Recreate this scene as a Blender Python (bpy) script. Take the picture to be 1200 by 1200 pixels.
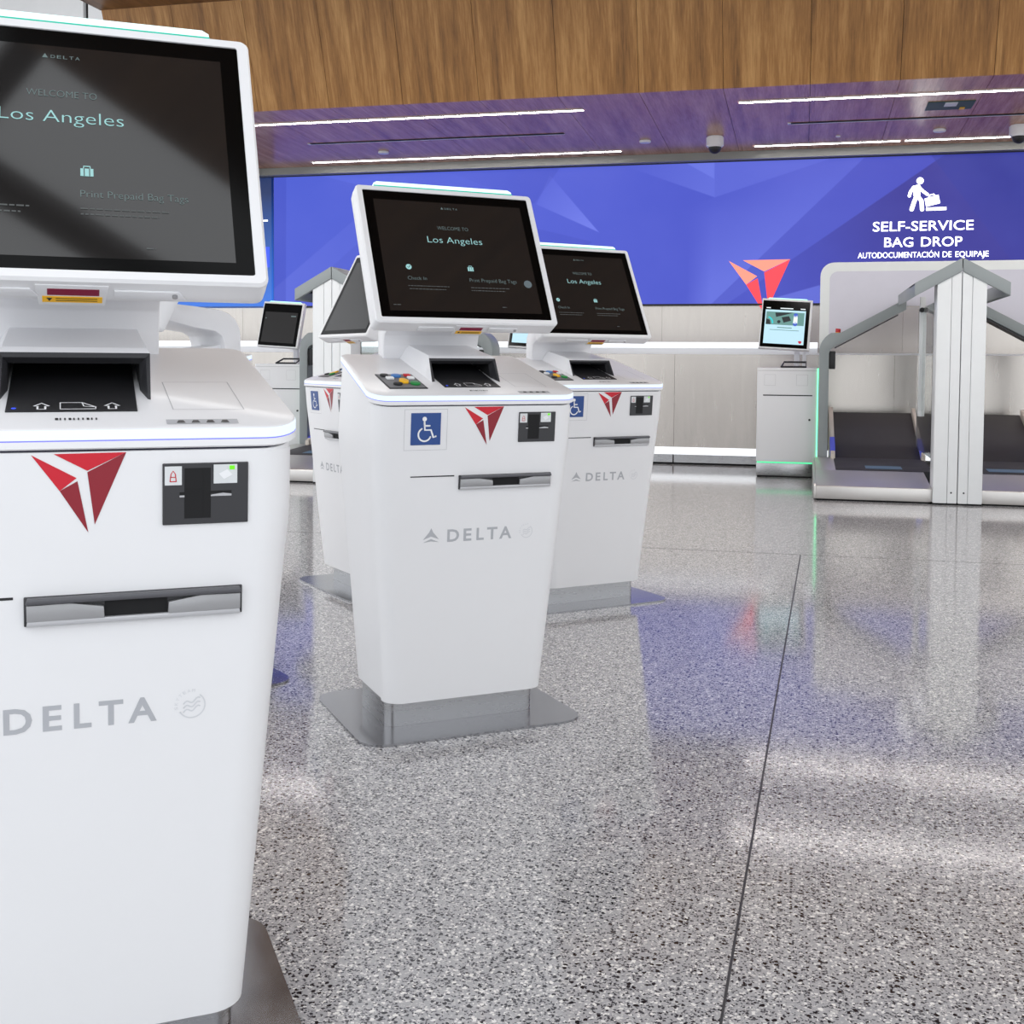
import bpy, bmesh, math, random
from mathutils import Vector, Matrix
random.seed(7)
for o in list(bpy.data.objects): bpy.data.objects.remove(o)
SC = bpy.context.scene
COL = SC.collection
PI = math.pi

# ------------------------------------------------------------------ camera
CW, CP, CR, CF, CCY = 0.2437861, 0.0466929, -0.0068534, 1365.98, 488.01
cam = bpy.data.objects.new('camera', bpy.data.cameras.new('camera'))
COL.objects.link(cam)
r0 = Vector((math.cos(CW), math.sin(CW), 0))
f0 = Vector((-math.sin(CW)*math.cos(CP), math.cos(CW)*math.cos(CP), -math.sin(CP)))
u0 = r0.cross(f0)
rr_ = r0*math.cos(CR) - u0*math.sin(CR)
uu_ = r0*math.sin(CR) + u0*math.cos(CR)
M = Matrix((rr_, uu_, -f0)).transposed().to_4x4()
M.translation = Vector((0, 0, 0.95))
cam.matrix_world = M
cam.data.sensor_width = 36.0
cam.data.lens = 36.0*CF/1200.0
cam.data.shift_y = -(600-CCY)/1200.0
cam.data.clip_start = 0.05
cam.data.clip_end = 200
SC.camera = cam

# ------------------------------------------------------------------ world and light
W = bpy.data.worlds.new('world'); SC.world = W
W.use_nodes = True
bg = W.node_tree.nodes['Background']
bg.inputs[0].default_value = (0.93, 0.965, 1.0, 1)
bg.inputs[1].default_value = 1.75

def area(name, loc, sx, sy, power, color=(1, 1, 1), rot=(0, 0, 0)):
    l = bpy.data.lights.new(name, 'AREA'); l.shape = 'RECTANGLE'; l.size = sx; l.size_y = sy
    l.energy = power; l.color = color
    o = bpy.data.objects.new(name, l); COL.objects.link(o); o.location = loc; o.rotation_euler = rot
    return o
for x in (-4.2, 4.4):
    area('hall_fill_light', (x, 3.6, 4.07), 0.5, 4.0, 75, (1, 0.985, 0.96))  # added fill light for the hall, no fixture modelled
for x in (-3.2, 2.2):
    area('hall_fill_light', (x, 6.3, 4.07), 4.6, 0.4, 70, (1, 0.985, 0.96))  # added fill to brighten the far pillars and fascia

SC.view_settings.view_transform = 'Standard'
SC.view_settings.look = 'None'
SC.view_settings.exposure = 0.0
SC.view_settings.gamma = 1.0
SC.view_settings.use_curve_mapping = False

# ------------------------------------------------------------------ materials
def srgb(r, g, b):
    f = lambda c: (c/255/12.92) if c/255 <= 0.04045 else ((c/255+0.055)/1.055)**2.4
    return (f(r), f(g), f(b))

class NT:
    """small helper around one material's nodes"""
    def __init__(s, name):
        s.m = bpy.data.materials.new(name); s.m.use_nodes = True
        s.t = s.m.node_tree; s.n = s.t.nodes; s.p = s.n['Principled BSDF']
    def new(s, kind, **kw):
        n = s.n.new(kind)
        for k, v in kw.items(): setattr(n, k, v)
        return n
    def link(s, a, b): s.t.links.new(a, b)
    def val(s, sock, v):
        if hasattr(v, 'is_output'): s.link(v, sock)
        else: sock.default_value = v
    def math(s, op, a, b=0.0, c=None, clamp=False):
        n = s.new('ShaderNodeMath', operation=op); n.use_clamp = clamp
        s.val(n.inputs[0], a); s.val(n.inputs[1], b)
        if c is not None: s.val(n.inputs[2], c)
        return n.outputs[0]
    def mix(s, f, a, b):
        n = s.new('ShaderNodeMix', data_type='RGBA')
        s.val(n.inputs[0], f)
        for k, v in ((6, a), (7, b)):
            if hasattr(v, 'is_output'): s.link(v, n.inputs[k])
            else: n.inputs[k].default_value = (*v, 1)
        return n.outputs[2]
    def coord(s, which='Object'): return s.new('ShaderNodeTexCoord').outputs[which]
    def sep(s, v):
        n = s.new('ShaderNodeSeparateXYZ'); s.link(v, n.inputs[0]); return n.outputs
    def mapping(s, v, scale):
        n = s.new('ShaderNodeMapping'); s.link(v, n.inputs[0]); n.inputs['Scale'].default_value = scale
        return n.outputs[0]
    def noise(s, v, scale, detail=2.0, rough=0.5):
        n = s.new('ShaderNodeTexNoise'); s.link(v, n.inputs['Vector'])
        n.inputs['Scale'].default_value = scale; n.inputs['Detail'].default_value = detail
        n.inputs['Roughness'].default_value = rough
        return n.outputs[0]
    def set(s, **kw):
        for k, v in kw.items():
            k = k.replace('_', ' ')
            sock = s.p.inputs[k]
            if hasattr(v, 'is_output'): s.link(v, sock)
            elif isinstance(v, tuple): sock.default_value = (*v, 1)
            else: sock.default_value = v
        return s

def plain(name, col, rough=0.4, metal=0.0, vary=0.03, ior=1.5, coat=0.0):
    n = NT(name)
    nz = n.noise(n.coord(), 9.0, 3.0)
    dark = tuple(c*(1-vary) for c in col); lite = tuple(min(1, c*(1+vary)) for c in col)
    n.set(Base_Color=n.mix(nz, dark, lite), Roughness=rough, Metallic=metal, IOR=ior, Coat_Weight=coat)
    return n.m

def glow(name, col, strength):
    n = NT(name)
    n.set(Base_Color=tuple(c*0.3 for c in col), Emission_Color=col, Emission_Strength=strength, Roughness=0.5)
    return n.m

def steel(name, col, rough, streak=(2, 2, 120), amt=0.12):
    n = NT(name)
    nz = n.noise(n.mapping(n.coord(), streak), 4.0, 4.0, 0.6)
    r = n.math('MULTIPLY_ADD', nz, 0.08, rough-0.04)
    n.set(Base_Color=n.mix(nz, tuple(c*(1-amt) for c in col), tuple(min(1, c*(1+amt)) for c in col)), Metallic=1.0, Roughness=r)
    return n.m

WHITE = plain('white_powder_coat', (0.82, 0.82, 0.835), 0.34, vary=0.012)
WHITE2 = plain('white_satin_plastic', (0.80, 0.80, 0.82), 0.3, vary=0.012)
LITEGREY = plain('pale_grey_paint', (0.70, 0.72, 0.73), 0.4)
PILLAR = plain('pillar_white_aluminium', (0.80, 0.82, 0.83), 0.35)
GREY = plain('grey_painted_metal', (0.30, 0.33, 0.335), 0.4)
DGREY = plain('dark_grey_plastic', (0.032, 0.032, 0.036), 0.45)
BLACK = plain('black_plastic', (0.012, 0.012, 0.014), 0.5)
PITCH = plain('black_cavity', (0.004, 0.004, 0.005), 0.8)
SEAM = plain('dark_seam', (0.01, 0.01, 0.03), 0.7)
FAINT = plain('faint_seam_grey', (0.48, 0.48, 0.50), 0.6)
STEEL = steel('brushed_steel', (0.40, 0.40, 0.41), 0.28, (3, 3, 40), 0.015)
PLATE = steel('brushed_steel_plate', (0.33, 0.33, 0.345), 0.17, (8, 3, 3), 0.04)
STAINLESS = steel('stainless_panel', (0.50, 0.465, 0.43), 0.26, (6, 6, 0.6), 0.10)
TRAYM = steel('tray_steel', (0.66, 0.64, 0.62), 0.40, (2, 3, 3), 0.04)
SILVER = plain('silver_grey_plastic', (0.36, 0.36, 0.37), 0.35, 0.3)
SILVER2 = plain('light_silver_plastic', (0.50, 0.50, 0.52), 0.35, 0.3)
GREYINK = plain('grey_ink', (0.44, 0.45, 0.48), 0.5)
GREYINK2 = plain('pale_grey_ink', (0.66, 0.67, 0.695), 0.5)
SIGNBLUE = plain('sign_blue', srgb(38, 74, 140), 0.45)
SIGNWHITE = plain('sign_white', (0.85, 0.86, 0.88), 0.45)
RED = plain('emblem_red', srgb(203, 22, 44), 0.4)
DRED = plain('emblem_dark_red', srgb(140, 24, 40), 0.4)
YELLOW = plain('yellow_plastic', srgb(250, 190, 20), 0.35)
GREEN = plain('green_plastic', srgb(20, 140, 60), 0.35)
BLUE = plain('blue_plastic', srgb(60, 120, 190), 0.35)
BTNRED = plain('red_plastic', srgb(200, 30, 40), 0.35)
RAILBLUE = glow('rail_blue', srgb(70, 80, 190), 0.6)
GREENDOT = glow('green_led', srgb(110, 225, 20), 1.0)
BLUELED = glow('blue_led', srgb(60, 90, 250), 1.0)
REDGLASS = glow('red_scanner_window', srgb(120, 5, 50), 0.5)
LED = glow('counter_led', (0.80, 0.92, 1.0), 0.86)
VIOLET = glow('violet_fringe_glow', srgb(128, 128, 240), 0.9)  # violet colour fringe around the counter LED, as glowing paint
BAR = glow('monitor_led_bar', (0.78, 0.97, 0.97), 1.15)
TEAL = glow('teal_edge_light', srgb(40, 190, 165), 0.9)
STRIP = glow('ceiling_strip_lamp', (1.0, 0.93, 0.90), 26.0)
RAILLED = glow('white_light_rail', (0.93, 0.96, 1.0), 1.15)
GREENLED = glow('green_edge_light', (0.16, 1.0, 0.45), 2.2)
GREENBASE = glow('green_base_light', (0.12, 0.9, 0.42), 1.0)
TEXTGLOW = glow('screen_teal_text', srgb(150, 200, 200), 0.85)
TEXTDIM = glow('screen_dim_text', srgb(120, 140, 140), 0.42)
TEXTFAINT = glow('screen_faint_text', srgb(110, 115, 115), 0.22)
BELT = plain('black_conveyor_belt', (0.022, 0.02, 0.024), 0.6, vary=0.2)
CREAM = plain('cream_rail', (0.62, 0.56, 0.50), 0.4)
LAVENDER = plain('backboard_panel', (0.74, 0.72, 0.80), 0.35)
BOARDWHITE = plain('backboard_white', (0.90, 0.92, 0.90), 0.35)
def make_glass():
    n = NT('clear_glass_panel')
    n.set(Base_Color=(0.9, 0.97, 0.96), Roughness=0.02, IOR=1.45, Transmission_Weight=1.0)
    return n.m
GLASS = make_glass()
def make_bezel():
    n = NT('screen_black_glass'); n.set(Base_Color=(0.002, 0.002, 0.002), Roughness=0.12, IOR=1.22); return n.m
BEZEL = make_bezel()
def make_display():
    n = NT('display_glass')
    nz = n.noise(n.coord(), 900.0, 1.0)
    n.set(Base_Color=n.mix(nz, (0.006, 0.005, 0.005), (0.016, 0.014, 0.013)), Roughness=0.06, IOR=1.62,
          Emission_Color=(0.5, 0.5, 0.5), Emission_Strength=0.005)
    return n.m
DISPLAY = make_display()

def make_floor():
    n = NT('terrazzo')
    co0 = n.coord()
    wob = n.new('ShaderNodeTexNoise'); n.link(co0, wob.inputs['Vector']); wob.inputs['Scale'].default_value = 170.0; wob.inputs['Detail'].default_value = 2.0
    sub = n.new('ShaderNodeVectorMath', operation='MULTIPLY_ADD'); n.link(wob.outputs['Color'], sub.inputs[0]); sub.inputs[1].default_value = (0.009, 0.009, 0); n.link(co0, sub.inputs[2])
    co = sub.outputs[0]
    def vor(scale):
        v = n.new('ShaderNodeTexVoronoi', voronoi_dimensions='2D'); n.link(co, v.inputs['Vector'])
        v.inputs['Scale'].default_value = scale; v.inputs['Randomness'].default_value = 1.0
        s = n.new('ShaderNodeSeparateColor'); n.link(v.outputs['Color'], s.inputs[0])
        return v.outputs['Distance'], s.outputs
    base = n.mix(n.noise(co, 210.0, 4.0, 0.7), srgb(132, 132, 136), srgb(206, 205, 208))
    d3, c3 = vor(300.0)
    base = n.mix(n.math('MULTIPLY', n.math('LESS_THAN', d3, 0.5), n.math('LESS_THAN', c3[0], 0.16)), base, srgb(82, 81, 87))
    base = n.mix(n.math('MULTIPLY', n.math('LESS_THAN', d3, 0.5), n.math('GREATER_THAN', c3[0], 0.82)), base, srgb(206, 204, 204))
    d2, c2 = vor(190.0)
    small = n.math('LESS_THAN', d2, n.math('MULTIPLY_ADD', c2[1], 0.25, 0.28))
    base = n.mix(n.math('MULTIPLY', small, n.math('LESS_THAN', c2[0], 0.22)), base, srgb(70, 69, 75))
    base = n.mix(n.math('MULTIPLY', small, n.math('GREATER_THAN', c2[0], 0.84)), base, srgb(234, 232, 231))
    d1, c1 = vor(105.0)
    big = n.math('LESS_THAN', d1, n.math('MULTIPLY_ADD', c1[1], 0.26, 0.16))
    base = n.mix(n.math('MULTIPLY', big, n.math('LESS_THAN', c1[0], 0.20)), base, srgb(36, 35, 41))
    base = n.mix(n.math('MULTIPLY', big, n.math('GREATER_THAN', c1[0], 0.90)), base, srgb(238, 236, 234))
    n.set(Base_Color=base, Roughness=0.09, IOR=1.5)
    return n.m
FLOOR = make_floor()

def make_wood(name, axis, rough, dark, mid, lite, ior=1.5):
    """laminate with long grain along one axis and a different figure on every board"""
    n = NT(name)
    co = n.coord(); x, y, z = n.sep(co)
    board = n.math('FLOOR', n.math('DIVIDE', n.math('ADD', x, 4.826+0.69*20), 0.6922))
    comb = n.new('ShaderNodeCombineXYZ')
    along = z if axis == 'z' else y
    n.link(n.math('MULTIPLY_ADD', board, 3.7, n.math('MULTIPLY', x, 1.0)), comb.inputs[0])
    n.link(n.math('MULTIPLY', along, 0.07), comb.inputs[1])
    n.link(board, comb.inputs[2])
    broad = n.noise(comb.outputs[0], 10.0, 3.0, 0.6)
    fine = n.noise(comb.outputs[0], 70.0, 4.0, 0.7)
    cr = n.new('ShaderNodeValToRGB')
    e = cr.color_ramp.elements
    e[0].position = 0.33; e[0].color = (*dark, 1); e[1].position = 0.67; e[1].color = (*lite, 1)
    m = cr.color_ramp.elements.new(0.5); m.color = (*mid, 1)
    n.link(n.math('MULTIPLY_ADD', fine, 0.38, n.math('MULTIPLY', broad, 0.62)), cr.inputs[0])
    n.set(Base_Color=cr.outputs[0], Roughness=rough, IOR=ior)
    return n.m
WOODF = make_wood('fascia_wood', 'z', 0.45, srgb(112, 74, 32), srgb(163, 114, 58), srgb(202, 154, 94))
WOODS = make_wood('soffit_wood', 'y', 0.24, srgb(150, 100, 76), srgb(190, 138, 108), srgb(220, 174, 142))
WOODC = make_wood('ceiling_wood', 'y', 0.4, srgb(82, 52, 28), srgb(112, 76, 44), srgb(140, 102, 66))
HEADER = plain('header_grey', srgb(140, 142, 138), 0.5)
CEILWHITE = plain('ceiling_white', (0.74, 0.74, 0.74), 0.6)
WALLPAINT = plain('wall_paint', (0.62, 0.62, 0.60), 0.6)

# ------------------------------------------------------------------ mesh helpers
class MB:
    def __init__(s, mats):
        s.bm = bmesh.new(); s.mats = mats if isinstance(mats, (list, tuple)) else [mats]
    def face(s, pts, mi=0):
        vs = [s.bm.verts.new(p) for p in pts]
        f = s.bm.faces.new(vs); f.material_index = mi; return f
    def loft(s, rings, mi=0, cap=True):
        L = [[s.bm.verts.new(p) for p in r] for r in rings]
        n = len(L[0])
        for a, b in zip(L, L[1:]):
            for i in range(n):
                f = s.bm.faces.new((a[i], a[(i+1) % n], b[(i+1) % n], b[i])); f.material_index = mi
        if cap:
            f = s.bm.faces.new(L[0][::-1]); f.material_index = mi
            f = s.bm.faces.new(L[-1]); f.material_index = mi
        return s
    def box(s, x0, x1, y0, y1, z0, z1, bev=0.0, mi=0, seg=2):
        t = bmesh.new()
        bmesh.ops.create_cube(t, size=1)
        for v in t.verts:
            v.co = Vector(((x0+x1)/2+v.co.x*(x1-x0), (y0+y1)/2+v.co.y*(y1-y0), (z0+z1)/2+v.co.z*(z1-z0)))
        if bev: bmesh.ops.bevel(t, geom=t.edges[:], offset=bev, segments=seg, affect='EDGES', profile=0.5)
        s.add(t, mi); return s
    def prism(s, poly, fn, d0, d1, bev=0.0, mi=0):
        """poly of (p, q) carried through fn(p, q, depth)"""
        t = bmesh.new()
        A = [t.verts.new(fn(p, q, d0)) for p, q in poly]; B = [t.verts.new(fn(p, q, d1)) for p, q in poly]
        n = len(poly)
        for i in range(n): t.faces.new((A[i], A[(i+1) % n], B[(i+1) % n], B[i]))
        t.faces.new(A[::-1]); t.faces.new(B)
        bmesh.ops.recalc_face_normals(t, faces=t.faces[:])
        if bev: bmesh.ops.bevel(t, geom=t.edges[:], offset=bev, segments=2, affect='EDGES', profile=0.5)
        s.add(t, mi); return s
    def cyl(s, c, axis, r, h, n=24, mi=0, r2=None, bev=0.0):
        t = bmesh.new()
        bmesh.ops.create_cone(t, cap_ends=True, segments=n, radius1=r, radius2=r if r2 is None else r2, depth=h)
        if bev: bmesh.ops.bevel(t, geom=[e for e in t.edges if len(e.link_faces) == 2 and e.calc_face_angle(0) > 0.8], offset=bev, segments=2, affect='EDGES')
        q = Vector((0, 0, 1)).rotation_difference(Vector(axis).normalized())
        for v in t.verts: v.co = q @ v.co + Vector(c)
        s.add(t, mi); return s
    def sphere(s, c, r, sx=1, sy=1, sz=1, n=20, mi=0):
        t = bmesh.new(); bmesh.ops.create_uvsphere(t, u_segments=n, v_segments=n//2, radius=r)
        for v in t.verts: v.co = Vector((v.co.x*sx, v.co.y*sy, v.co.z*sz)) + Vector(c)
        s.add(t, mi); return s
    def tube(s, path, r, n=10, mi=0):
        path = [Vector(p) for p in path]; rings = []
        for i, p in enumerate(path):
            d = (path[min(i+1, len(path)-1)] - path[max(i-1, 0)]).normalized()
            a = d.cross(Vector((0.13, 0.31, 0.94))).normalized(); b = d.cross(a)
            rings.append([p + (a*math.cos(2*PI*k/n) + b*math.sin(2*PI*k/n))*r for k in range(n)])
        return s.loft(rings, mi)
    def add(s, t, mi=0):
        mp = {v: s.bm.verts.new(v.co) for v in t.verts}
        for f in t.faces:
            try:
                g = s.bm.faces.new([mp[v] for v in f.verts]); g.material_index = mi
            except ValueError: pass
        t.free()
    def flat(s, poly, fn, mi=0):
        """flat polygon of 2D points printed on a surface"""
        s.face([fn(p, q) for p, q in poly], mi); return s
    def disc(s, c, r, fn, mi=0, n=24, ry=None):
        return s.flat([(c[0]+r*math.cos(2*PI*k/n), c[1]+(ry or r)*math.sin(2*PI*k/n)) for k in range(n)], fn, mi)
    def stroke(s, pts, w, fn, mi=0, closed=False, caps=True):
        P = [Vector(p) for p in pts]; n = len(P); Lf = []; Rt = []
        for i in range(n):
            a = P[(i-1) % n] if (closed or i > 0) else P[i]; b = P[(i+1) % n] if (closed or i < n-1) else P[i]
            d = (b-a).normalized(); nn = Vector((-d.y, d.x))
            Lf.append(P[i]+nn*w/2); Rt.append(P[i]-nn*w/2)
        for i in range(n if closed else n-1):
            j = (i+1) % n
            s.flat([Lf[i], Lf[j], Rt[j], Rt[i]], fn, mi)
        if caps and not closed:
            s.disc(P[0], w/2, fn, mi, 12); s.disc(P[-1], w/2, fn, mi, 12)
        return s
    def text(s, body, x0, x1, y0, y1, fn, mi=0, bold=0.0, spacing=1.0, depth=0.0, href=None):
        """text fitted into the rectangle x0..x1, y0..y1 (y0 = baseline, y1 = cap height)"""
        cu = bpy.data.curves.new('t', 'FONT'); cu.body = body; cu.size = 1.0; cu.offset = bold
        cu.space_character = spacing; cu.resolution_u = 3; cu.fill_mode = 'FRONT'
        ob = bpy.data.objects.new('t', cu)
        me = bpy.data.meshes.new_from_object(ob)
        xs = [v.co.x for v in me.vertices]
        cap = 0.70
        sx = (x1-x0)/(max(xs)-min(xs)); mx = min(xs)
        sy = (y1-y0)/cap
        vs = [s.bm.verts.new(fn(x0+(v.co.x-mx)*sx, y0+v.co.y*sy)) for v in me.vertices]
        for p in me.polygons:
            try:
                f = s.bm.faces.new([vs[i] for i in p.vertices]); f.material_index = mi
            except ValueError: pass
        bpy.data.objects.remove(ob); bpy.data.curves.remove(cu); bpy.data.meshes.remove(me)
        return s
    def build(s, name, parent=None, smooth=True, recalc=True, angle=35):
        if recalc: bmesh.ops.recalc_face_normals(s.bm, faces=s.bm.faces[:])
        me = bpy.data.meshes.new(name); s.bm.to_mesh(me); s.bm.free()
        for m in s.mats: me.materials.append(m)
        if smooth:
            me.shade_smooth(); me.set_sharp_from_angle(angle=math.radians(angle))
        ob = bpy.data.objects.new(name, me); COL.objects.link(ob)
        if parent: ob.parent = parent
        return ob

def tag(o, label=None, cat=None, group=None, kind=None):
    if label: o['label'] = label
    if cat: o['category'] = cat
    if group: o['group'] = group
    if kind: o['kind'] = kind
    return o
def thing(name, label, cat, loc=(0, 0, 0), rz=0.0, group=None):
    o = bpy.data.objects.new(name, None); COL.objects.link(o)
    o.empty_display_size = 0.1
    o.location = loc; o.rotation_euler = (0, 0, rz)
    return tag(o, label, cat, group)
def copy_tree(o, parent=None):
    c = o.copy(); COL.objects.link(c); c.parent = parent
    for ch in [x for x in COL.objects if x.parent == o]: copy_tree(ch, c)
    return c
def structure(name, mb, **kw): return tag(mb.build(name, **kw), kind='structure')

def rring(hwf, hwb, yf, yb, rf, rb, zf, n=7):
    """rounded plan outline, front half width hwf and back half width hwb; zf(y) gives the height"""
    pts = []
    for (cx, cy, r, a0) in ((hwb-rb, yb-rb, rb, 0), (-hwb+rb, yb-rb, rb, 90), (-hwf+rf, yf+rf, rf, 180), (hwf-rf, yf+rf, rf, 270)):
        for k in range(n):
            a = math.radians(a0+90*k/(n-1)); pts.append((cx+r*math.cos(a), cy+r*math.sin(a)))
    return [(x, y, zf(y)) for x, y in pts]

# ------------------------------------------------------------------ the hall
m = MB(FLOOR); m.box(-14, 10, -4, 13.2, -0.1, 0.0); structure('floor', m, smooth=False)
m = MB(DGREY)
m.prism([(-0.142, -0.1), (-0.138, -0.1), (0.009, 5.95), (0.004, 5.95)], lambda p, q, d: (p, q, d), -0.001, 0.0006)
structure('trim_1', m, smooth=False)
m = MB(DGREY); m.box(-6, 6, 5.948, 5.952, -0.001, 0.0006); structure('trim_2', m, smooth=False)

# back wall: stainless cladding up to the mural, painted above
m = MB(STAINLESS)
xs = [-10.0+1.22*i for i in range(15)]
for a, b in zip(xs, xs[1:]): m.box(a, b-0.002, 12.46, 12.6, 0, 1.556)
structure('wall_back', m, smooth=False)
m = MB(WALLPAINT); m.box(-10, 7.1, 12.6, 12.8, 0, 3.4); structure('wall_rear', m, smooth=False)
m = MB(HEADER); m.box(-6.02, 7.1, 12.302, 12.6, 3.051, 3.2)
m.prism([(-6.02, 12.6), (-6.02, 12.3), (-6.25, 12.0), (-6.25, 12.6)], lambda p, q, d: (p, q, d), 3.051, 3.2)
structure('trim_3', m, smooth=False)

def fy(z): return 9.8-0.36*(z-3.2)
seams = [-4.826+0.6922*i for i in range(-3, 18)]
seams[0] = -6.22
m = MB(WOODF)
for a, b in zip(seams, seams[1:]):
    if b-a < 0.05: continue
    f = lambda p, q, d: (p, fy(q)+d, q)
    m.prism([(a+0.002, 3.2), (b-0.002, 3.2), (b-0.002, 4.1), (a+0.002, 4.1)], f, 0, 0.05)
structure('wall_fascia', m, smooth=False)
m = MB(PITCH); m.prism([(-6.2, 3.22), (7, 3.22), (7, 4.1), (-6.2, 4.1)], lambda p, q, d: (p, fy(q)+d, q), 0.052, 0.1); structure('wall_fascia_backing', m, smooth=False)
SL = 0.028
def sz(y): return 3.2-SL*(y-9.8)
def soff(x, y):
    """a point read on the level z = 3.2 carried along its sight line to the sloping soffit"""
    k = (3.2-0.95+SL*9.8)/(2.25/y+SL)/y
    return x*k, y*k, sz(y*k)
m = MB(WOODS)
for a, b in zip(seams, seams[1:]):
    if b-a < 0.05: continue
    m.prism([(9.8, 3.2), (12.3, sz(12.3)), (12.3, 3.2), (9.8, 3.26)], lambda p, q, d: (d, p, q), a+0.002, b-0.002)
structure('ceiling_soffit', m, smooth=False)
m = MB(PITCH); m.box(-6.22, 7.1, 9.86, 12.6, 3.265, 3.3); structure('ceiling_backing', m, smooth=False)  # unseen dark sheet added to stop light leaking through the board gaps
m = MB(WOODC)
ce = [-6.22]+[-4.826+0.6922*i for i in range(-2, 22)]
for a, b in zip(ce, ce[1:]): m.box(a+0.0015, b-0.0015, 0.42, 9.48, 4.1, 4.16)
structure('ceiling_wood', m, smooth=False)
# ceiling beams of the open bay behind the camera
m = MB(DGREY)
m.box(-12, 12, -0.20, -0.08, 4.1, 4.22); m.box(-0.47, -0.36, -4, 0.42, 4.1, 4.22); m.box(2.6, 2.7, -4, 0.42, 4.1, 4.22)
structure('trim_4', m, smooth=False)
# pale ceiling beyond the left edge of the wood
m = MB(CEILWHITE); m.box(-13.0, -6.715, 9.95, 10.1, 3.6, 5.2); structure('wall_left', m, smooth=False)
m = MB(PITCH); m.box(-6.715, -6.66, 10.0, 10.1, 3.6, 5.2); structure('trim_5', m, smooth=False)
m = MB(CEILWHITE); m.box(-6.66, -6.30, 9.95, 10.1, 3.6, 5.2); structure('trim_6', m, smooth=False)
m = MB(CEILWHITE); m.box(-13.0, -6.3, 3.0, 10.1, 5.2, 5.3); structure('ceiling_left', m, smooth=False)

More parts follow.
